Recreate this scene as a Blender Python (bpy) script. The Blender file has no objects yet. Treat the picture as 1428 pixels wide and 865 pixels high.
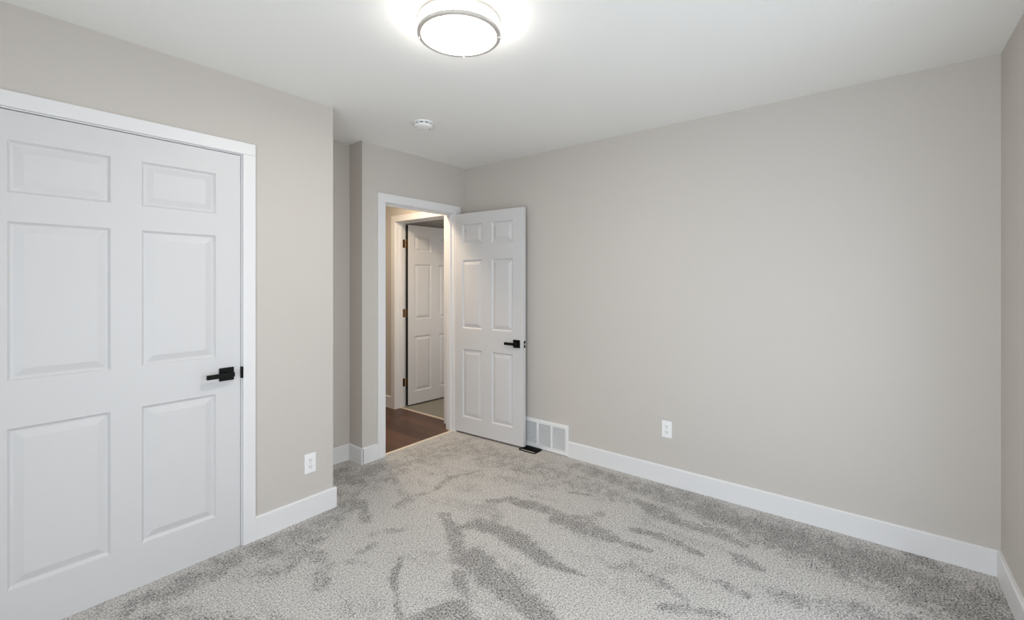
import bpy, bmesh, math, random
from mathutils import Vector, Matrix
import numpy as np
random.seed(4)
R = math.radians
S = bpy.context.scene
C = S.collection

# ---------------------------------------------------------------- camera
CAM_H = 1.385
cam = bpy.data.cameras.new('camera')
cam.sensor_fit = 'HORIZONTAL'; cam.sensor_width = 36.0
cam.lens = 36.0 * 633.0 / 1428.0
cam.shift_y = -39.5 / 1428.0
cam.clip_start = 0.02
cam_o = bpy.data.objects.new('camera', cam); C.objects.link(cam_o)
cam_o.location = (0, 0, CAM_H)
cam_o.rotation_euler = (R(90), 0, R(38.5 - 90))
S.camera = cam_o

# ---------------------------------------------------------------- exposure, sky, daylight
S.view_settings.view_transform = 'Standard'
S.view_settings.look = 'None'
S.view_settings.gamma = 1.0
S.view_settings.use_curve_mapping = False
S.view_settings.exposure = 0.0
S.cycles.max_bounces = 14
S.cycles.diffuse_bounces = 10
S.cycles.sample_clamp_indirect = 6.0

LAMP_L = 54.0        # radiance of the ceiling lamp's diffuser
DAY_W = 17.5         # daylight through the window behind the camera
HALL_W = 18.0        # hall ceiling lamp
DAY2_W = 48.0       # daylight through the second window, left of the camera
FAR_W = 4.0         # added fill light in the far room
XB_W = -0.90

w = bpy.data.worlds.new('sky'); S.world = w; w.use_nodes = True
w.node_tree.nodes['Background'].inputs[0].default_value = (0.62, 0.78, 1.0, 1)
w.node_tree.nodes['Background'].inputs[1].default_value = 0.9

def area(name, loc, rot, sx, sy, power, col, shape='RECTANGLE'):
    l = bpy.data.lights.new(name, 'AREA'); l.shape = shape; l.size = sx; l.size_y = sy
    l.energy = power; l.color = col
    o = bpy.data.objects.new(name, l); C.objects.link(o)
    o.location = loc; o.rotation_euler = rot
    return o
# the window sits in the wall behind the camera; its daylight faces into the room (+Y)
area('daylight', (1.60, -0.60, 1.05), (R(90), 0, 0), 1.4, 1.4, DAY_W, (0.86, 0.93, 1.0))
area('daylight_rear', (XB_W-0.13, 0.3, 1.05), (0, R(-90), 0), 1.5, 1.2, DAY2_W, (0.86, 0.93, 1.0))
# unseen fill light added in the far room to brighten the hall door's face
area('hall_door_fill', (3.85, 2.93, 1.15), (R(90), 0, 0), 0.8, 1.0, FAR_W, (1.0, 0.96, 0.90))
# warm ceiling lamp of the hall, out of sight to the left of the doorway
area('hall_lamp_light', (2.42, 3.48, 2.40), (0, 0, 0), 0.3, 0.3, HALL_W, (1.0, 0.80, 0.58), 'DISK')

# ---------------------------------------------------------------- materials
def mat(name, col, rough=0.6, metal=0.0, bump=None, spec=0.5):
    m = bpy.data.materials.new(name); m.use_nodes = True
    nt = m.node_tree; b = nt.nodes['Principled BSDF']
    b.inputs['Base Color'].default_value = (*col, 1)
    b.inputs['Roughness'].default_value = rough
    b.inputs['Metallic'].default_value = metal
    b.inputs['Specular IOR Level'].default_value = spec
    if bump:
        sc, st, stretch = bump
        tc = nt.nodes.new('ShaderNodeTexCoord'); mp = nt.nodes.new('ShaderNodeMapping')
        mp.inputs['Scale'].default_value = stretch
        n = nt.nodes.new('ShaderNodeTexNoise'); n.inputs['Scale'].default_value = sc; n.inputs['Detail'].default_value = 3
        bp = nt.nodes.new('ShaderNodeBump'); bp.inputs['Strength'].default_value = st; bp.inputs['Distance'].default_value = 0.002
        nt.links.new(tc.outputs['Object'], mp.inputs[0]); nt.links.new(mp.outputs[0], n.inputs['Vector'])
        nt.links.new(n.outputs['Fac'], bp.inputs['Height']); nt.links.new(bp.outputs[0], b.inputs['Normal'])
    return m
def lin(r, g, b):
    f = lambda c: (c/255/12.92) if c/255 <= .04045 else ((c/255+.055)/1.055)**2.4
    return (f(r), f(g), f(b))

M_WALL = mat('greige_wall_paint', lin(203, 198, 192), 0.75, bump=(220, 0.12, (1, 1, 1)), spec=0.3)
M_CEIL = mat('ceiling_paint', lin(240, 240, 237), 0.85, bump=(180, 0.15, (1, 1, 1)), spec=0.2)
M_TRIM = mat('white_trim_paint', lin(231, 231, 232), 0.38)
M_DOOR = mat('white_door_paint', lin(214, 214, 215), 0.42, bump=(60, 0.10, (3, 3, 0.12)))
M_BLACK = mat('matte_black_metal', (0.003, 0.003, 0.003), 0.5, 0.0, spec=0.2)
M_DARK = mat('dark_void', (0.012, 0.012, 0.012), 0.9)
M_BRONZE = mat('aged_brass', lin(120, 88, 52), 0.38, 0.9, bump=(90, 0.3, (1, 1, 1)))
M_NICKEL = mat('brushed_nickel', (0.60, 0.57, 0.54), 0.45, 0.5, bump=(120, 0.1, (1, 1, 8)))
M_PLASTIC = mat('white_plastic', lin(242, 242, 242), 0.35)
M_SLOT = mat('outlet_slot', (0.05, 0.05, 0.05), 0.6)
M_VENT = mat('white_enamel', lin(240, 241, 242), 0.35)
M_STRIP = mat('cream_metal_strip', lin(235, 220, 200), 0.35)
M_STEEL = mat('satin_steel', (0.7, 0.7, 0.7), 0.3, 1.0)

def emit(name, col, strength):
    m = bpy.data.materials.new(name); m.use_nodes = True
    nt = m.node_tree; b = nt.nodes['Principled BSDF']
    b.inputs['Base Color'].default_value = (0.9, 0.9, 0.9, 1); b.inputs['Roughness'].default_value = 0.5
    b.inputs['Emission Color'].default_value = (*col, 1); b.inputs['Emission Strength'].default_value = strength
    return m
M_LAMP = emit('lit_diffuser', (1.0, 0.95, 0.89), LAMP_L)
M_LAMP_SIDE = emit('lit_diffuser_rim', (1.0, 0.95, 0.89), LAMP_L*0.36)

def carpet_mat(name='grey_cut_pile_carpet', shade=1.0, warm=0.924):
    m = bpy.data.materials.new(name); m.use_nodes = True
    nt = m.node_tree; N = nt.nodes; L = nt.links; b = N['Principled BSDF']
    b.inputs['Roughness'].default_value = 0.95; b.inputs['Specular IOR Level'].default_value = 0.1
    tc = N.new('ShaderNodeTexCoord')
    def noise(sc, det, rough=0.5, dist=0.0, stretch=None):
        n = N.new('ShaderNodeTexNoise'); n.inputs['Scale'].default_value = sc; n.inputs['Detail'].default_value = det
        n.inputs['Roughness'].default_value = rough; n.inputs['Distortion'].default_value = dist
        if stretch:
            mp = N.new('ShaderNodeMapping'); mp.inputs['Scale'].default_value = stretch
            L.new(tc.outputs['Object'], mp.inputs[0]); L.new(mp.outputs[0], n.inputs['Vector'])
        else: L.new(tc.outputs['Object'], n.inputs['Vector'])
        return n.outputs['Fac']
    def math_(op, a, bb, c=None):
        n = N.new('ShaderNodeMath'); n.operation = op
        for i, v in enumerate((a, bb, c)):
            if v is None: continue
            if isinstance(v, (int, float)): n.inputs[i].default_value = v
            else: L.new(v, n.inputs[i])
        return n.outputs[0]
    def mrange(v, a, bb, c, d, smooth=True):
        n = N.new('ShaderNodeMapRange'); n.interpolation_type = 'SMOOTHSTEP' if smooth else 'LINEAR'
        L.new(v, n.inputs['Value'])
        for k, x in zip(('From Min', 'From Max', 'To Min', 'To Max'), (a, bb, c, d)): n.inputs[k].default_value = x
        return n.outputs[0]
    at = N.new('ShaderNodeAttribute'); at.attribute_name = 'lay'
    lay = at.outputs['Fac']
    # pile brushed the other way: ragged patches left by the vacuum cleaner
    rag = math_('ADD', math_('MULTIPLY', noise(11, 5, 0.7, 0.4), 0.55), math_('MULTIPLY', noise(70, 3, 0.7), 0.45))
    big = noise(1.0, 4, 0.62, 0.5, (4.2, 1.7, 1))
    patch = math_('ADD', lay, math_('MULTIPLY', math_('SUBTRACT', rag, 0.5), 3.6))
    patch = mrange(patch, 0.12, 0.88, 0.0, 1.0)
    patch2 = mrange(math_('ADD', big, math_('MULTIPLY', math_('SUBTRACT', rag, 0.5), 0.9)), 0.50, 0.80, 0.0, 0.75)
    p = math_('MAXIMUM', patch, patch2)
    # yarn speckle
    sp1 = mrange(noise(125, 2, 0.65), 0.40, 0.60, -1.0, 1.0, False)
    sp2 = mrange(noise(280, 1, 0.5), 0.40, 0.60, -1.0, 1.0, False)
    sp = math_('ADD', math_('MULTIPLY', sp1, 0.5), math_('MULTIPLY', sp2, 0.5))
    depth = mrange(p, 0, 1, 0.42, 0.36, False)
    v = math_('ADD', mrange(p, 0, 1, 0.680, 0.425, False), math_('MULTIPLY', sp, depth))
    pits = mrange(noise(92, 3, 0.7), 0.50, 0.64, 0.0, 1.0)
    v = math_('SUBTRACT', v, math_('MULTIPLY', pits, mrange(p, 0, 1, 0.16, 0.26, False)))
    v = math_('MULTIPLY', math_('MINIMUM', math_('MAXIMUM', v, 0.07), 0.88), shade)
    cc = N.new('ShaderNodeCombineColor')
    L.new(v, cc.inputs[0]); L.new(math_('MULTIPLY', v, 0.966), cc.inputs[1]); L.new(math_('MULTIPLY', v, warm), cc.inputs[2])
    L.new(cc.outputs[0], b.inputs['Base Color'])
    bp = N.new('ShaderNodeBump'); bp.inputs['Strength'].default_value = 0.55; bp.inputs['Distance'].default_value = 0.006
    L.new(sp, bp.inputs['Height']); L.new(bp.outputs[0], b.inputs['Normal'])
    return m
M_CARPET = carpet_mat()
M_CARPET_FAR = carpet_mat('dimmed_carpet', 0.55, 0.86)  # same carpet, with the far room's dimness put into its colour

def wood_mat():
    m = bpy.data.materials.new('dark_brown_planks'); m.use_nodes = True
    nt = m.node_tree; N = nt.nodes; L = nt.links; b = N['Principled BSDF']
    b.inputs['Roughness'].default_value = 0.42
    tc = N.new('ShaderNodeTexCoord')
    mp = N.new('ShaderNodeMapping'); mp.inputs['Rotation'].default_value = (0, 0, R(90))
    L.new(tc.outputs['Object'], mp.inputs[0])
    br = N.new('ShaderNodeTexBrick')
    br.inputs['Scale'].default_value = 1.0; br.inputs['Brick Width'].default_value = 0.95; br.inputs['Row Height'].default_value = 0.125
    br.inputs['Mortar Size'].default_value = 0.0012; br.offset = 0.37
    br.inputs['Color1'].default_value = (*lin(112, 80, 62), 1); br.inputs['Color2'].default_value = (*lin(78, 54, 43), 1)
    br.inputs['Mortar'].default_value = (*lin(40, 28, 24), 1)
    L.new(mp.outputs[0], br.inputs['Vector'])
    mp2 = N.new('ShaderNodeMapping'); mp2.inputs['Scale'].default_value = (26, 1.6, 1)
    L.new(tc.outputs['Object'], mp2.inputs[0])
    n = N.new('ShaderNodeTexNoise'); n.inputs['Scale'].default_value = 2.2; n.inputs['Detail'].default_value = 5
    L.new(mp2.outputs[0], n.inputs['Vector'])
    mx = N.new('ShaderNodeMix'); mx.data_type = 'RGBA'; mx.blend_type = 'MULTIPLY'; mx.inputs['Factor'].default_value = 0.7
    cr = N.new('ShaderNodeValToRGB'); cr.color_ramp.elements[0].position = 0.25; cr.color_ramp.elements[0].color = (0.6, 0.58, 0.56, 1)
    cr.color_ramp.elements[1].position = 0.75; cr.color_ramp.elements[1].color = (1.15, 1.12, 1.1, 1)
    L.new(n.outputs['Fac'], cr.inputs[0]); L.new(br.outputs['Color'], mx.inputs[6]); L.new(cr.outputs[0], mx.inputs[7])
    L.new(mx.outputs[2], b.inputs['Base Color'])
    return m
M_WOOD = wood_mat()

# ---------------------------------------------------------------- mesh helpers
def add_box(bm, x0, x1, y0, y1, z0, z1, bev=0.0, seg=2):
    vs = [bm.verts.new((x, y, z)) for x in (x0, x1) for y in (y0, y1) for z in (z0, z1)]
    fs = [bm.faces.new([vs[i] for i in q]) for q in
          ((0, 1, 3, 2), (4, 6, 7, 5), (0, 4, 5, 1), (2, 3, 7, 6), (0, 2, 6, 4), (1, 5, 7, 3))]
    if bev > 0:
        es = list({e for f in fs for e in f.edges})
        bmesh.ops.bevel(bm, geom=es, offset=bev, segments=seg, profile=0.5, affect='EDGES')
    return vs
def lathe(bm, prof, n=64, cx=0, cy=0, cz=0, close=False):
    """prof: list of (r, z); revolve about z."""
    rings = []
    for r, z in prof:
        if r < 1e-6:
            rings.append([bm.verts.new((cx, cy, cz + z))])
        else:
            rings.append([bm.verts.new((cx + r*math.cos(2*math.pi*i/n), cy + r*math.sin(2*math.pi*i/n), cz + z)) for i in range(n)])
    pairs = list(zip(rings, rings[1:]))
    if close: pairs.append((rings[-1], rings[0]))
    for a, b in pairs:
        for i in range(n):
            j = (i+1) % n
            if len(a) == 1 and len(b) == 1: continue
            if len(a) == 1: bm.faces.new((a[0], b[i], b[j]))
            elif len(b) == 1: bm.faces.new((a[i], b[0], a[j]))
            else: bm.faces.new((a[i], b[i], b[j], a[j]))
def torus_profile(r, z, hw, hh, n=12):
    return [(r + hw*math.cos(2*math.pi*k/n), z + hh*math.sin(2*math.pi*k/n)) for k in range(n)]
def obj(name, bm, m, parent=None, smooth=False):
    bmesh.ops.recalc_face_normals(bm, faces=bm.faces[:])
    me = bpy.data.meshes.new(name); bm.to_mesh(me); bm.free()
    if not isinstance(m, (list, tuple)): m = [m]
    for k in m: me.materials.append(k)
    if smooth:
        me.polygons.foreach_set('use_smooth', [True]*len(me.polygons)); me.update()
        me.set_sharp_from_angle(angle=R(40))
    o = bpy.data.objects.new(name, me); C.objects.link(o)
    if parent: o.parent = parent
    return o
def boxes(name, bl, m, parent=None, bev=0.0):
    bm = bmesh.new()
    for b in bl: add_box(bm, *b, bev=bev)
    return obj(name, bm, m, parent)
def tag(o, label, cat, kind=None, group=None):
    o['label'] = label; o['category'] = cat
    if kind: o['kind'] = kind
    if group: o['group'] = group
    return o
def struct(o, label, cat): return tag(o, label, cat, kind='structure')
def thing(name, label, cat, loc=(0, 0, 0), rz=0, kind=None, group=None):
    o = bpy.data.objects.new(name, None); C.objects.link(o)
    o.empty_display_size = 0.1
    o.location = loc; o.rotation_euler = (0, 0, rz)
    return tag(o, label, cat, kind, group)

# ---------------------------------------------------------------- room shell (metres; camera stands at x=0, y=0)
H = 2.457
YL, YA, YB, XR, YN, XB = 2.600, 3.206, 3.036, 3.096, -0.470, -0.90   # closet wall, alcove, door wall, right wall, near wall, rear wall
XE = 1.500     # end of the closet wall
XA = 1.989     # return beside the doorway
XH = 3.085     # hall face of the right-hand wall
T = 0.10

# carpeted floor with the lay of the pile stored per vertex
STROKES=[
 ([(1.81, 1.82, 0.027), (1.93, 1.76, 0.062), (1.93, 1.59, 0.069), (1.91, 1.41, 0.064), (1.87, 1.27, 0.05), (1.87, 1.15, 0.022), (1.89, 1.06, 0.013)],0.85),
 ([(1.86, 1.99, 0.036), (1.73, 1.77, 0.046), (1.61, 1.6, 0.055)],0.75),
 ([(1.65, 1.58, 0.084), (1.61, 1.38, 0.091), (1.58, 1.23, 0.084), (1.55, 1.1, 0.059), (1.5, 0.97, 0.048)],0.9),
 ([(1.53, 1.54, 0.047), (1.44, 1.41, 0.027)],0.7),
 ([(1.2, 1.45, 0.044), (1.29, 1.42, 0.059), (1.35, 1.39, 0.057), (1.31, 1.24, 0.065)],0.85),
 ([(1.43, 1.85, 0.021), (1.31, 1.75, 0.021), (1.24, 1.63, 0.011), (1.17, 1.53, 0.021)],0.7),
 ([(1.19, 1.69, 0.027), (1.16, 1.69, 0.023)],0.4),
 ([(2.15, 1.9, 0.026), (2.25, 1.79, 0.046), (2.29, 1.57, 0.049), (2.28, 1.41, 0.035), (2.35, 1.33, 0.03)],0.8),
 ([(2.23, 1.45, 0.046), (2.24, 1.29, 0.072), (2.25, 1.19, 0.064), (2.25, 1.07, 0.041), (2.27, 0.9, 0.02)],0.8),
 ([(2.44, 1.28, 0.042), (2.34, 1.27, 0.04)],0.6),
 ([(2.12, 1.55, 0.014), (2.13, 1.51, 0.014)],0.5),
 ([(2.04, 2.28, 0.018), (2.13, 2.3, 0.037), (2.26, 2.35, 0.031), (2.38, 2.28, 0.024), (2.46, 2.26, 0.016)],0.6),
 ([(2.67, 2.23, 0.052), (2.66, 2.07, 0.066), (2.64, 1.96, 0.032)],0.65),
 ([(2.69, 2.31, 0.036), (2.72, 2.47, 0.038)],0.4),
 ([(2.57, 1.56, 0.017), (2.62, 1.44, 0.021)],0.65),
 ([(1.65, 2.52, 0.04), (1.53, 2.3, 0.041)],0.65),
 ([(1.47, 2.15, 0.021), (1.55, 2.09, 0.033), (1.61, 2.04, 0.022)],0.5),
 ([(1.33, 2.06, 0.024), (1.42, 2.05, 0.025)],0.45),
 ([(1.26, 2.02, 0.023), (1.3, 1.96, 0.023)],0.45),
 ([(1.76, 2.29, 0.045), (1.91, 2.34, 0.034), (1.99, 2.27, 0.017)],0.45),
 ([(0.5, 2.47, 0.07), (0.73, 2.47, 0.092), (0.92, 2.49, 0.109), (1.11, 2.44, 0.13), (1.3, 2.44, 0.126), (1.6, 2.55, 0.087)],0.6),
 ([(0.97, 2.24, 0.082), (1.07, 2.25, 0.081), (1.28, 2.39, 0.071)],0.5),
 ([(1.2, 2.25, 0.035), (1.16, 2.09, 0.051), (1.06, 1.95, 0.036)],0.6),
 ([(0.41, 2.39, 0.064), (0.59, 2.26, 0.076), (0.73, 1.98, 0.071)],0.6),
 ([(2.73, 1.16, 0.04), (2.69, 1.03, 0.081), (2.65, 0.88, 0.053), (2.66, 0.69, 0.039), (2.63, 0.54, 0.031)],0.75),
 ([(2.4, 1.06, 0.022), (2.44, 0.9, 0.038), (2.42, 0.79, 0.041), (2.4, 0.69, 0.024)],0.8),
 ([(2.84, 1.18, 0.021), (2.82, 0.99, 0.029), (2.86, 0.87, 0.026)],0.55),
 ([(2.72, 0.73, 0.035), (2.67, 0.64, 0.055), (2.63, 0.56, 0.037)],0.6),
 ([(2.5, 0.56, 0.025), (2.48, 0.51, 0.053), (2.45, 0.43, 0.037)],0.7),
 ([(2.23, 0.56, 0.03), (2.22, 0.49, 0.038), (2.21, 0.43, 0.024)],0.7),
 ([(1.9, 0.72, 0.018), (1.95, 0.63, 0.041), (2.0, 0.55, 0.025), (2.02, 0.47, 0.022)],0.6),
 ([(2.87, 0.81, 0.096), (2.84, 0.35, 0.194), (2.8, -0.06, 0.215), (2.72, -0.4, 0.251)],0.74),
 ([(2.29, 0.34, 0.061), (2.38, 0.09, 0.079), (2.45, -0.18, 0.115)],0.5),
 ([(3.08, -0.15, 0.038), (3.03, -0.19, 0.068), (2.98, -0.25, 0.045)],0.7),
 ([(2.94, 1.05, 0.063), (2.92, 1.5, 0.055), (2.92, 1.8, 0.034)],0.35),
 ([(2.02, 1.0, 0.018), (2.08, 0.92, 0.04), (2.07, 0.77, 0.029), (2.02, 0.64, 0.019)],0.6),
 ([(1.8, 3.01, 0.107), (1.81, 2.81, 0.116), (2.05, 2.9, 0.095)],0.6),
 ([(1.6, 2.73, 0.085), (1.66, 2.65, 0.07)],0.5),
 ([(2.02, 2.73, 0.032), (1.89, 2.43, 0.035), (1.84, 2.27, 0.026)],0.45),
 ([(2.12, 2.77, 0.034), (2.28, 2.72, 0.044), (2.41, 2.67, 0.027)],0.4),
 ([(2.77, 2.78, 0.052), (2.74, 2.55, 0.068), (2.66, 2.36, 0.036)],0.5),
 ([(2.91, 2.42, 0.039), (2.82, 2.16, 0.045)],0.4),
 ([(2.39, 1.74, 0.027), (2.41, 1.56, 0.019)],0.35),
 ([(2.98, 1.37, 0.031), (2.94, 1.17, 0.036)],0.4),
 ([(1.89, 2.75, 0.194), (2.31, 2.8, 0.209), (2.72, 2.73, 0.201), (2.73, 2.27, 0.197), (2.75, 1.82, 0.159), (2.73, 1.3, 0.125)],0.46),
 ([(2.24, 2.55, 0.124), (2.41, 2.14, 0.101), (2.53, 1.73, 0.086)],0.3),
 ([(2.96, 1.76, 0.068), (2.93, 1.19, 0.109), (2.9, 0.73, 0.126)],0.6),
]

def carpet():
    bm = bmesh.new()
    st = 0.016
    x0, x1, y0, y1 = XB - 0.02, XR + 0.02, YN - 0.02, 3.212
    nx, ny = int((x1-x0)/st), int((y1-y0)/st)
    xs = np.linspace(x0, x1, nx+1); ys = np.linspace(y0, y1, ny+1)
    X, Y = np.meshgrid(xs, ys, indexing='ij')
    lay = np.zeros_like(X)
    for pts, s in STROKES:
        best = np.full_like(X, 9.0)
        for (ax, ay, aw), (bx, by, bw) in zip(pts, pts[1:]):
            dx, dy = bx-ax, by-ay
            t = np.clip(((X-ax)*dx + (Y-ay)*dy)/(dx*dx+dy*dy+1e-9), 0, 1)
            d = np.hypot(X-ax-t*dx, Y-ay-t*dy)/(aw+t*(bw-aw))
            best = np.minimum(best, d)
        k = np.clip((1.7-best)/1.4, 0, 1); k = k*k*(3-2*k)
        lay = np.maximum(lay, s*k)
    verts = np.stack([X.ravel(), Y.ravel(), np.zeros(X.size)], 1)
    me = bpy.data.meshes.new('floor')
    idx = np.arange((nx+1)*(ny+1)).reshape(nx+1, ny+1)
    keep = ~((X[:-1, :-1] > 1.99) & (Y[:-1, :-1] > 3.052))            # stops at the doorway strip
    q = np.stack([idx[:-1, :-1], idx[1:, :-1], idx[1:, 1:], idx[:-1, 1:]], -1)[keep]
    me.from_pydata(verts.tolist(), [], q.tolist())
    a = me.attributes.new('lay', 'FLOAT', 'POINT'); a.data.foreach_set('value', lay.ravel().astype(np.float32))
    me.materials.append(M_CARPET)
    o = bpy.data.objects.new('floor', me); C.objects.link(o)
    return o
struct(carpet(), 'grey speckled cut pile carpet with darker vacuum marks covering the bedroom', 'carpet')
SUB = boxes('subfloor', [(XB-0.2, 4.8, YN-0.4, 5.5, -0.12, -0.02)], M_DARK)
struct(SUB, 'subfloor under the carpet and planks', 'floor')
struct(boxes('floor_hall', [(0.9, 3.146, 3.062, 5.3, -0.02, -0.004)], M_WOOD), 'dark brown wooden plank floor of the hall beyond the open door', 'wood floor')
struct(boxes('floor_far_room', [(3.150, 4.7, 2.9, 5.3, -0.02, 0.0)], M_CARPET_FAR), 'carpet darkened in colour for the dim far room seen behind the hall door', 'carpet')
struct(boxes('ceiling', [(XB-0.2, 4.8, YN-0.2, 5.5, H, H+0.1)], M_CEIL), 'plain pale ceiling with one round light and a smoke detector', 'ceiling')

# closet wall with its door opening
DX0, DX1, DTOP = 0.055, 0.977, 2.046        # closet door leaf
JX0, JX1, JZ = DX0-0.003, DX1+0.003, DTOP+0.004
bm = bmesh.new()
add_box(bm, XB, JX0-0.02, YL, YL+T, 0, H)
add_box(bm, JX1+0.02, XE, YL, YL+T, 0, H)
add_box(bm, JX0-0.02, JX1+0.02, YL, YL+T, JZ+0.02, H)
add_box(bm, XE-T, XE, YL+T, YA, 0, H)
struct(obj('wall_left', bm, M_WALL), 'greige wall on the left around the closet door', 'wall')
struct(boxes('wall_alcove', [(XB, XA, YA, YA+T, 0, H)], M_WALL), 'narrow greige wall at the back of the alcove past the closet corner', 'wall')
# doorway wall
OX0, OX1, OTOP = 2.195, 2.955, 2.012        # clear opening of the bedroom doorway
bm = bmesh.new()
add_box(bm, XA, OX0-0.02, YB, YB+T, 0, H)
add_box(bm, XA, XA+T, YB+T, YA+T, 0, H)
add_box(bm, OX1+0.02, XR+0.02, YB, YB+T, 0, H)
add_box(bm, OX0-0.02, OX1+0.02, YB, YB+T, OTOP+0.02, H)
struct(obj('wall_back', bm, M_WALL), 'greige wall above and beside the open bedroom doorway', 'wall')
struct(boxes('wall_right', [(XR, XR+T, YN-T, YB+0.01, 0, H)], M_WALL), 'long greige wall on the right with an outlet and floor level grille', 'wall')
# near wall with the window behind the camera
WX0, WX1, WZ0, WZ1 = 0.90, 2.30, 0.35, 1.75
bm = bmesh.new()
add_box(bm, XB-T, WX0, YN-T, YN, 0, H); add_box(bm, WX1, XR, YN-T, YN, 0, H)
add_box(bm, WX0, WX1, YN-T, YN, 0, WZ0); add_box(bm, WX0, WX1, YN-T, YN, WZ1, H)
struct(obj('wall_near', bm, M_WALL), 'greige wall at the far right edge of the view', 'wall')
RY0, RY1, RZ0, RZ1 = -0.30, 0.90, 0.30, 1.80
struct(boxes('wall_rear', [(XB-T, XB, YN, RY0, 0, H), (XB-T, XB, RY1, YA+T, 0, H), (XB-T, XB, RY0, RY1, 0, RZ0), (XB-T, XB, RY0, RY1, RZ1, H)], M_WALL), 'greige wall behind the camera', 'wall')
wf = boxes('window_1', [(WX0, WX0+.05, YN-.09, YN-.03, WZ0, WZ1), (WX1-.05, WX1, YN-.09, YN-.03, WZ0, WZ1),
                        (WX0, WX1, YN-.09, YN-.03, WZ0, WZ0+.05), (WX0, WX1, YN-.09, YN-.03, WZ1-.05, WZ1),
                        ((WX0+WX1)/2-.025, (WX0+WX1)/2+.025, YN-.09, YN-.03, WZ0, WZ1)], M_TRIM)
struct(wf, 'white framed window behind the camera', 'window')
boxes('window_sill', [(WX0-.05, WX1+.05, YN-.02, YN+.05, WZ0-.03, WZ0)], M_TRIM, wf)
wf = boxes('window_2', [(XB-.09, XB-.03, RY0, RY0+.05, RZ0, RZ1), (XB-.09, XB-.03, RY1-.05, RY1, RZ0, RZ1),
                        (XB-.09, XB-.03, RY0, RY1, RZ0, RZ0+.05), (XB-.09, XB-.03, RY0, RY1, RZ1-.05, RZ1),
                        (XB-.09, XB-.03, (RY0+RY1)/2-.025, (RY0+RY1)/2+.025, RZ0, RZ1)], M_TRIM)
struct(wf, 'white framed window in the wall behind the camera', 'window')
boxes('window_sill', [(XB-.02, XB+.05, RY0-.05, RY1+.05, RZ0-.03, RZ0)], M_TRIM, wf)
# hall and the room beyond it
HY0, HY1, HTOP = 3.300, 4.065, 2.030        # clear opening of the hall doorway (along y)
bm = bmesh.new()
add_box(bm, XH, XH+0.115, YB+T, HY0-0.02, 0, H)
add_box(bm, XH, XH+0.115, HY1+0.02, 5.3, 0, H)
add_box(bm, XH, XH+0.115, HY0-0.02, HY1+0.02, HTOP+0.02, H)
struct(obj('wall_hall', bm, M_WALL), 'hall wall around the far doorway seen through the open door', 'wall')
struct(boxes('wall_hall_end', [(0.9, 4.8, 5.3, 5.4, 0, H)], M_WALL), 'wall at the end of the hall', 'wall')
struct(boxes('wall_hall_left', [(0.9, 1.0, YA+T, 5.3, 0, H)], M_WALL), 'wall on the left of the hall', 'wall')
struct(boxes('wall_far_room', [(4.7, 4.8, 2.8, 5.3, 0, H), (XH+0.115, 4.7, 4.150, 4.250, 0, H), (3.2, 4.7, 2.8, 2.9, 0, H)], M_WALL), 'dim wall of the far room above the hall door', 'wall')  # the wall close behind the hall door is added to darken its hinge gap

# ---------------------------------------------------------------- baseboards
BH, BT = 0.122, 0.016
def base(name, runs, label):
    """runs: (axis, along0, along1, wall coordinate, direction of the room)"""
    bm = bmesh.new()
    for ax, a0, a1, wc, d in runs:
        prof = [(0, -0.01), (BT*d, -0.01), (BT*d, BH-0.006), ((BT-0.006)*d, BH), (0, BH)]
        rings = []
        for a in (a0, a1):
            rings.append([bm.verts.new((a, wc+p, z) if ax == 'x' else (wc+p, a, z)) for p, z in prof])
        n = len(prof)
        for i in range(n):
            j = (i+1) % n
            bm.faces.new((rings[0][i], rings[0][j], rings[1][j], rings[1][i]))
        bm.faces.new(rings[0][::-1]); bm.faces.new(rings[1])
    return struct(obj(name, bm, M_TRIM), label, 'baseboard')
base('baseboard_left', [('x', 1.046, XE+BT, YL, -1), ('x', XB, -0.013, YL, -1), ('y', YL-0.004, YA, XE, 1)], 'white baseboard right of the closet door ending at the wall corner')
base('baseboard_alcove', [('x', XE+BT, XA, YA, -1)], 'short white baseboard at the back of the alcove')
base('baseboard_back', [('y', YB-BT, YA-BT, XA, -1), ('x', XA-0.004, 2.121, YB, -1), ('x', 3.030, XR-0.001, YB, -1)], 'short white baseboard wrapping the corner left of the doorway')
base('baseboard_right', [('y', YN, 1.884, XR, -1), ('y', 2.338, YB-BT, XR, -1)], 'long white baseboard along the right wall')
base('baseboard_near', [('x', XB, XR-BT, YN, 1)], 'white baseboard at the far right corner under the near wall')
base('baseboard_hall', [('y', 4.137, 5.3, XH, -1), ('y', YB+T, 3.232, XH, -1)], 'white baseboard in the hall beyond the doorway')

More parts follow.
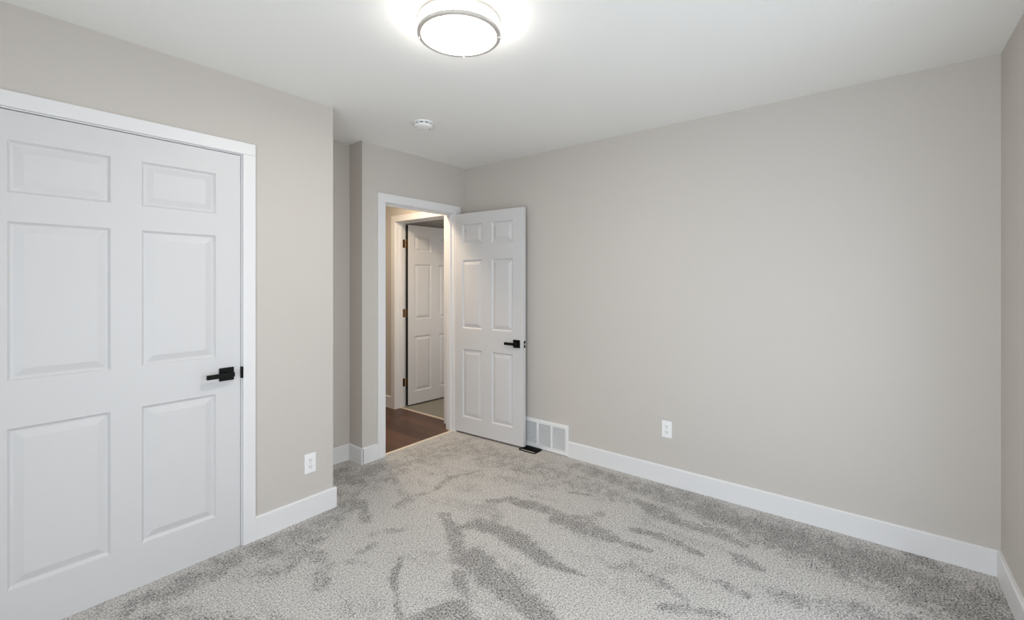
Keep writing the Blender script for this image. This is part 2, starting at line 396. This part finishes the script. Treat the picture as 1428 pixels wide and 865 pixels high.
# ---------------------------------------------------------------- door frames
def frame_x(name, x0, x1, ztop, yface, ydir, depth, cw, label, stop):
    """frame in a wall facing -y: jambs, head, stops and flat casing. x0..x1 clear opening"""
    bm = bmesh.new(); ct = 0.017
    y0, y1 = yface - 0.001, yface + depth + 0.001
    add_box(bm, x0-0.02, x0, y0, y1, -0.01, ztop+0.02, 0.0015, 1)
    add_box(bm, x1, x1+0.02, y0, y1, -0.01, ztop+0.02, 0.0015, 1)
    add_box(bm, x0, x1, y0, y1, ztop, ztop+0.02, 0.0015, 1)
    s0, s1 = stop
    add_box(bm, x0, x0+0.011, s0, s1, -0.01, ztop, 0.002, 1)
    add_box(bm, x1-0.011, x1, s0, s1, -0.01, ztop, 0.002, 1)
    add_box(bm, x0+0.011, x1-0.011, s0, s1, ztop-0.011, ztop, 0.002, 1)
    for yf, d in ((yface, -1), (yface+depth, 1)):
        a, b = sorted((yf, yf+ct*d))
        add_box(bm, x0-0.005-cw, x0-0.005, a, b, -0.01, ztop+0.005, 0.003, 2)
        add_box(bm, x1+0.005, x1+0.005+cw, a, b, -0.01, ztop+0.005, 0.003, 2)
        add_box(bm, x0-0.005-cw, x1+0.005+cw, a, b, ztop+0.005, ztop+0.005+cw, 0.003, 2)
    return struct(obj(name, bm, M_TRIM), label, 'door frame')
fr1 = frame_x('trim_1', JX0, JX1, JZ, YL, -1, T, 0.062, 'flat white casing around the closet door', (YL+0.037, YL+0.075))
bm = bmesh.new(); add_box(bm, JX1-0.0012, JX1+0.0006, YL-0.0145, YL+0.02, 0.880, 0.940, 0.0005, 1)
add_box(bm, JX1-0.002, JX1+0.006, YL-0.0185, YL-0.0135, 0.880, 0.940, 0.002, 2)
obj('strike_plate', bm, M_BLACK, fr1)['label'] = 'black strike plate lip'
frame_x('trim_2', OX0, OX1, OTOP, YB, -1, T, 0.068, 'flat white casing around the open bedroom doorway', (YB+0.037, YB+0.072))
# hall doorway: the same frame turned so that it faces -x
bm = bmesh.new(); ct = 0.017; cw = 0.066; d = 0.115
add_box(bm, XH-.001, XH+d+.001, HY0-.02, HY0, -.01, HTOP+.02, .0015, 1)
add_box(bm, XH-.001, XH+d+.001, HY1, HY1+.02, -.01, HTOP+.02, .0015, 1)
add_box(bm, XH-.001, XH+d+.001, HY0, HY1, HTOP, HTOP+.02, .0015, 1)
add_box(bm, XH+.045, XH+.079, HY0, HY0+.011, -.01, HTOP, .002, 1)
add_box(bm, XH+.045, XH+.079, HY1-.011, HY1, -.01, HTOP, .002, 1)
add_box(bm, XH+.045, XH+.079, HY0+.011, HY1-.011, HTOP-.011, HTOP, .002, 1)
for xa, xb in ((XH-ct, XH), (XH+d, XH+d+ct)):
    add_box(bm, xa, xb, HY0-.005-cw, HY0-.005, -.01, HTOP+.005, .003, 2)
    add_box(bm, xa, xb, HY1+.005, HY1+.005+cw, -.01, HTOP+.005, .003, 2)
    add_box(bm, xa, xb, HY0-.005-cw, HY1+.005+cw, HTOP+.005, HTOP+.005+cw, .003, 2)
struct(obj('trim_3', bm, M_TRIM), 'white casing around the far hall doorway lit by warm light', 'door frame')
struct(boxes('trim_4', [(OX0, OX1, 3.046, 3.068, -0.01, 0.006)], M_STRIP, bev=0.003), 'thin cream strip between carpet and wood floor in the bedroom doorway', 'threshold strip')
struct(boxes('trim_5', [(3.136, 3.154, HY0, HY1, -0.01, 0.006)], M_STRIP, bev=0.003), 'thin cream strip between wood floor and carpet in the far doorway', 'threshold strip')

# ---------------------------------------------------------------- six-panel doors
def door_leaf(W, z0, z1, th, cols, rows):
    """leaf in its own frame: x 0..W, y 0 (front) .. th, raised panels on both faces"""
    bm = bmesh.new()
    xs = sorted({0, W, *[c for p in cols for c in p]}); zs = sorted({z0, z1, *[c for p in rows for c in p]})
    PRO = [(0.0, 0.0), (0.003, 0.0035), (0.009, 0.0085), (0.013, 0.0092), (0.017, 0.0085), (0.030, 0.0048), (0.043, 0.0015), (0.046, 0.0012)]
    for side in (0, 1):
        y = 0 if side == 0 else th
        sg = 1 if side == 0 else -1
        for i in range(len(xs)-1):
            for k in range(len(zs)-1):
                a, b, c, d_ = xs[i], xs[i+1], zs[k], zs[k+1]
                pan = any(abs(a-p[0]) < 1e-6 for p in cols) and any(abs(c-p[0]) < 1e-6 for p in rows)
                if not pan:
                    bm.faces.new([bm.verts.new(v) for v in ((a, y, c), (b, y, c), (b, y, d_), (a, y, d_))]); continue
                prev = None
                for o, dp in PRO:
                    r = [bm.verts.new(v) for v in ((a+o, y+sg*dp*1.3, c+o), (b-o, y+sg*dp*1.3, c+o), (b-o, y+sg*dp*1.3, d_-o), (a+o, y+sg*dp*1.3, d_-o))]
                    if prev:
                        for q in range(4): bm.faces.new((prev[q], prev[(q+1) % 4], r[(q+1) % 4], r[q]))
                    prev = r
                bm.faces.new(prev)
    for i in range(len(xs)-1):
        for z in (z0, z1): bm.faces.new([bm.verts.new(v) for v in ((xs[i], 0, z), (xs[i+1], 0, z), (xs[i+1], th, z), (xs[i], th, z))])
    for k in range(len(zs)-1):
        for x in (0, W): bm.faces.new([bm.verts.new(v) for v in ((x, 0, zs[k]), (x, 0, zs[k+1]), (x, th, zs[k+1]), (x, th, zs[k]))])
    bmesh.ops.remove_doubles(bm, verts=bm.verts[:], dist=1e-5)
    return bm
def lever_set(parent, x, z, y, out, reach):
    """square rose and flat lever; out = -1 front / +1 back, reach = signed lever direction along x"""
    def bx(bm, xa, xb, ya, yb, za, zb, bev):
        xa, xb = sorted((xa, xb)); ya, yb = sorted((ya, yb)); add_box(bm, xa, xb, ya, yb, za, zb, bev, 2)
    bm = bmesh.new(); bx(bm, x-.033, x+.033, y, y+out*.010, z-.033, z+.033, .0015)
    rose = obj('door_handle', bm, M_BLACK, parent); rose['label'] = 'black square rose with flat lever'
    bm = bmesh.new()
    bx(bm, x-.011, x+.011, y+out*.010, y+out*.036, z-.011, z+.011, .002)
    bx(bm, x-reach*.024, x+reach*.100, y+out*.034, y+out*.048, z-.011, z+.011, .0015)
    obj('lever', bm, M_BLACK, rose)
    return rose
ROWS1 = [(0.195, 0.817), (1.001, 1.618), (1.729, 1.932)]
d1 = thing('door_1', 'closed white six panel closet door with black lever on the left', 'door', (DX0, YL+0.0005, 0), kind='structure')
obj('door_leaf', door_leaf(DX1-DX0, 0.0005, DTOP, 0.035, [(0.102, 0.404), (0.512, 0.809)], ROWS1), M_DOOR, d1)
lever_set(d1, 0.911-DX0, 0.911, 0, -1, -1)
lever_set(d1, 0.911-DX0, 0.911, 0.035, 1, -1)

HX, HY = 2.953, 3.016
ang = math.atan2(2.254-HY, 2.992-HX)
ROWS2 = [(0.157, 0.774), (0.962, 1.581), (1.722, 1.905)]
d2 = thing('door_2', 'white six panel bedroom door standing open against the right wall', 'door', (HX, HY, 0), ang, kind='structure')
W2 = 0.757
# front face of the leaf (local y = 0) looks into the room, the leaf's thickness lies towards the wall
leaf2 = door_leaf(W2, 0.017, 2.004, 0.035, [(0.085, 0.316), (0.424, 0.648)], ROWS2)
obj('door_leaf', leaf2, M_DOOR, d2)
lever_set(d2, 0.692, 0.866, 0, -1, -1)
lever_set(d2, 0.692, 0.866, 0.035, 1, -1)
bm = bmesh.new(); add_box(bm, W2-0.0005, W2+0.0012, 0.006, 0.029, 0.836, 0.894, 0.0004, 1)
lp = obj('latch_plate', bm, M_BLACK, d2)
bm = bmesh.new(); add_box(bm, W2+0.001, W2+0.008, 0.011, 0.024, 0.858, 0.872, 0.002, 2)
obj('latch_bolt', bm, M_STEEL, lp)['label'] = 'bright latch bolt'
# hall door, hinged on the far jamb and swung into the room beyond
PX, PY = XH+d+0.014, HY1-0.002
d3 = thing('door_3', 'white six panel door standing open in the far doorway beyond the hall', 'door', (PX, PY, 0), R(-4.6), kind='structure')
leaf = door_leaf(0.757, 0.017, 2.014, 0.035, [(0.085, 0.316), (0.424, 0.648)], ROWS2)
bmesh.ops.translate(leaf, verts=leaf.verts[:], vec=(0.004, -0.037, 0))
obj('door_leaf', leaf, M_DOOR, d3)
lever_set(d3, 0.696, 0.9, -0.037, -1, -1)
bm = bmesh.new(); add_box(bm, 0.0015, 0.0035, -0.036, -0.003, 0.018, 2.013)  # black strip standing in for the shade between jamb and door
obj('hinge_gap_shade', bm, M_DARK, d3)['label'] = 'black strip in place of the shade in the hinge gap'
for z in (0.270, 1.036, 1.806):
    bm = bmesh.new()
    add_box(bm, 0.0002, 0.0045, -0.0365, -0.004, z-.045, z+.045, .0006, 1)       # leaf on the door's edge
    lathe(bm, [(0, -.047), (.005, -.047), (.006, -.044), (.006, .044), (.005, .047), (0, .047)], 12, .002, -.002, z)
    hg = obj('hinge', bm, M_BRONZE, d3, True); hg['label'] = 'aged brass butt hinge'
    bm = bmesh.new(); add_box(bm, XH+.079, XH+d+.002, HY1-.0022, HY1-.0002, z-.045, z+.045, .0006, 1)
    jl = obj('jamb_plate', bm, M_BRONZE, hg)
    jl.matrix_parent_inverse = (Matrix.Translation((PX, PY, 0)) @ Matrix.Rotation(R(-4.6), 4, 'Z')).inverted()

# ---------------------------------------------------------------- ceiling light
LX, LY = 1.312, 1.318
cl = thing('ceiling_light', 'lit round flush mount ceiling light with two thin nickel rings', 'ceiling light', (LX, LY, H))
bm = bmesh.new(); lathe(bm, [(0, 0), (.128, 0), (.128, -.018), (.124, -.020), (0, -.020)], 64); obj('base_pan', bm, M_PLASTIC, cl, True)
bm = bmesh.new(); lathe(bm, [(0, -.0205), (.146, -.0205), (.150, -.0245), (.151, -.062), (.1505, -.0715), (.148, -.0728), (.09, -.0735), (0, -.0740)], 72); df = obj('diffuser', bm, [M_LAMP, M_LAMP_SIDE], cl, True)
for f in df.data.polygons:
    if f.center.z > -.0722: f.material_index = 1       # the upright rim glows less than the face
for z in (-.0150, -.0690):
    bm = bmesh.new(); lathe(bm, [(.1525, z-.0066), (.1535, z-.0072), (.1665, z-.0072), (.1680, z-.0058), (.1680, z+.0058), (.1665, z+.0070), (.1535, z+.0070), (.1525, z+.0062)], 96, close=True); obj('ring', bm, M_NICKEL, cl, True)
for a in (20, 110, 200, 290):
    a = R(a+18); x, y = .1640*math.cos(a), .1640*math.sin(a)
    bm = bmesh.new()
    lathe(bm, [(0, -.0705), (.0022, -.070), (.0022, -.010), (0, -.0135)], 10, x, y, 0)
    p = obj('post', bm, M_NICKEL, cl, True)
    bm = bmesh.new(); lathe(bm, [(0, -.082), (.003, -.081), (.0042, -.078), (.003, -.0745), (0, -.074)], 10, x, y, 0)
    obj('knob', bm, M_NICKEL, p, True)

# ---------------------------------------------------------------- smoke detector
sd = thing('smoke_detector', 'small round white smoke detector on the ceiling near the doorway', 'smoke detector', (2.022, 2.372, H))
bm = bmesh.new(); lathe(bm, [(0, 0), (.066, 0), (.067, -.004), (.065, -.009), (.060, -.010), (0, -.010)], 48); obj('mounting_plate', bm, M_PLASTIC, sd, True)
bm = bmesh.new(); lathe(bm, [(0, -.0105), (.056, -.0105), (.056, -.0165), (0, -.0165)], 48); obj('sensor_gap', bm, M_DARK, sd, True)
bm = bmesh.new(); lathe(bm, [(0, -.017), (.061, -.017), (.0625, -.020), (.060, -.028), (.052, -.034), (.030, -.037), (.028, -.0362), (.0265, -.037), (0, -.0375)], 48); obj('cover', bm, M_PLASTIC, sd, True)
for k in range(10):
    a = 2*math.pi*(k+.5)/10; bm = bmesh.new()
    add_box(bm, .0545, .0605, -.006, .006, -.0175, -.0098, .001, 1)
    bmesh.ops.rotate(bm, verts=bm.verts[:], matrix=Matrix.Rotation(a, 3, 'Z'))
    obj('rib', bm, M_PLASTIC, sd)
bm = bmesh.new(); lathe(bm, [(0, -.0372), (.006, -.0372), (.0068, -.0388), (.005, -.0398), (0, -.0400)], 20, 0.010, 0.0, 0); obj('test_button', bm, M_PLASTIC, sd, True)
bm = bmesh.new(); add_box(bm, .040, .050, -.021, -.009, -.0350, -.030, .001, 1); obj('sounder_slot', bm, M_SLOT, sd)

# ---------------------------------------------------------------- wall outlets
def outlet(loc, rz, label):
    t = thing('wall_outlet', label, 'outlet', loc, rz)
    bm = bmesh.new(); add_box(bm, -.035, .035, -.006, 0, -.0575, .0575, .003, 3); pl = obj('cover_plate', bm, M_PLASTIC, t)
    for dz in (.0195, -.0195):
        bm = bmesh.new()
        n = 24; ring = []
        for y in (-.0055, -.0082):
            ring.append([bm.verts.new((max(-.0155, min(.0155, .0175*math.cos(2*math.pi*i/n))), y, dz + .0143*math.sin(2*math.pi*i/n))) for i in range(n)])
        for i in range(n): bm.faces.new((ring[0][i], ring[0][(i+1) % n], ring[1][(i+1) % n], ring[1][i]))
        bm.faces.new(ring[1])
        rc = obj('receptacle', bm, M_PLASTIC, t)
        bm = bmesh.new()
        add_box(bm, -.0075, -.0052, -.0088, -.0080, dz-.001, dz+.0075); add_box(bm, .0052, .0075, -.0088, -.0080, dz-.001, dz+.0065)
        lathe_v = [(.0026*math.cos(2*math.pi*i/12), .0026*math.sin(2*math.pi*i/12)) for i in range(12)]
        a = [bm.verts.new((x, -.0088, dz-.0075+z)) for x, z in lathe_v]; b = [bm.verts.new((x, -.0080, dz-.0075+z)) for x, z in lathe_v]
        bm.faces.new(a); bm.faces.new(b)
        for i in range(12): bm.faces.new((a[i], a[(i+1) % 12], b[(i+1) % 12], b[i]))
        obj('slots', bm, M_SLOT, rc)
    bm = bmesh.new()
    n = 12; a = [bm.verts.new((.0028*math.cos(2*math.pi*i/n), -.0072, .0028*math.sin(2*math.pi*i/n))) for i in range(n)]
    b = [bm.verts.new((.0032*math.cos(2*math.pi*i/n), -.0058, .0032*math.sin(2*math.pi*i/n))) for i in range(n)]
    bm.faces.new(a)
    for i in range(n): bm.faces.new((a[i], a[(i+1) % n], b[(i+1) % n], b[i]))
    obj('screw', bm, M_STEEL, pl)
    return t
outlet((1.354, YL, 0.315), 0, 'white duplex outlet on the short wall right of the closet door')
outlet((XR, 1.106, 0.374), R(-90), 'white duplex outlet above the baseboard on the long right wall')

# ---------------------------------------------------------------- return air grille in the right wall
VY0, VY1, VZ0, VZ1 = 1.884, 2.338, 0.004, 0.243
vg = thing('vent_grille', 'white louvred return air grille low on the right wall by the open door', 'vent', (XR, (VY0+VY1)/2, 0))
hw = (VY1-VY0)/2
cols = [(VY0+.028-VY0-hw + k*.1385, VY0+.028-VY0-hw + k*.1385+.122) for k in range(3)]
bm = bmesh.new()
fx0, fx1 = -.018, -.001
add_box(bm, fx0, fx1, -hw, hw, .215, VZ1, .002, 2); add_box(bm, fx0, fx1, -hw, hw, VZ0, .034, .002, 2)
add_box(bm, fx0, fx1, -hw, cols[0][0], .0342, .2148, .002, 2); add_box(bm, fx0, fx1, cols[-1][1], hw, .0342, .2148, .002, 2)
for k in range(len(cols)-1): add_box(bm, fx0, fx1, cols[k][1], cols[k+1][0], .0342, .2148, .0015, 2)
obj('grille_frame', bm, M_VENT, vg)
bm = bmesh.new(); add_box(bm, -.0009, -.0003, cols[0][0], cols[-1][1], .034, .215); obj('duct_opening', bm, M_DARK, vg)
NS = 14; pitch = (.2148-.0342)/NS
for a, b in cols:
    for k in range(NS):
        zc = .0342 + (k+.5)*pitch; bm = bmesh.new()
        # sloping blade, low edge to the room
        p = [(fx0+.002, zc-.0032), (fx0+.0030, zc-.0040), (-.003, zc+.0024), (-.0042, zc+.0032)]
        A = [bm.verts.new((x, a-.001, z)) for x, z in p]; B = [bm.verts.new((x, b+.001, z)) for x, z in p]
        bm.faces.new(A); bm.faces.new(B[::-1])
        for i in range(4): bm.faces.new((A[i], A[(i+1) % 4], B[(i+1) % 4], B[i]))
        obj('louvre', bm, M_VENT, vg)

# ---------------------------------------------------------------- black floor vent under the door's corner
fv = thing('floor_vent', 'flat black metal floor vent on the carpet under the open door corner', 'floor vent', (3.018, 2.235, 0))
def rr(x0, x1, y0, y1, r, n=6):
    pts = []
    for cx, cy, a0 in ((x1-r, y1-r, 0), (x0+r, y1-r, 90), (x0+r, y0+r, 180), (x1-r, y0+r, 270)):
        for i in range(n+1):
            a = R(a0+90*i/n); pts.append((cx+r*math.cos(a), cy+r*math.sin(a)))
    return pts
def ring_mesh(outer, inner, z0, z1):
    bm = bmesh.new()
    L_ = [[bm.verts.new((x, y, z)) for x, y in q] for q, z in ((outer, z0), (outer, z1), (inner, z1), (inner, z0))]
    n = len(outer)
    for a, b in ((0, 1), (1, 2), (2, 3), (3, 0)):
        for i in range(n): bm.faces.new((L_[a][i], L_[a][(i+1) % n], L_[b][(i+1) % n], L_[b][i]))
    return bm
obj('rim', ring_mesh(rr(-.060, .058, -.112, .055, .018), rr(-.053, .051, -.105, .048, .012), 0.0, .007), M_BLACK, fv)
bm = bmesh.new(); add_box(bm, -.026, .044, -.096, .042, 0.0, .012, .003, 2)
for k in range(6): add_box(bm, -.020, .038, -.092+k*.0225, -.080+k*.0225, .0115, .0145, .001, 1)
obj('louvre_plate', bm, M_BLACK, fv)
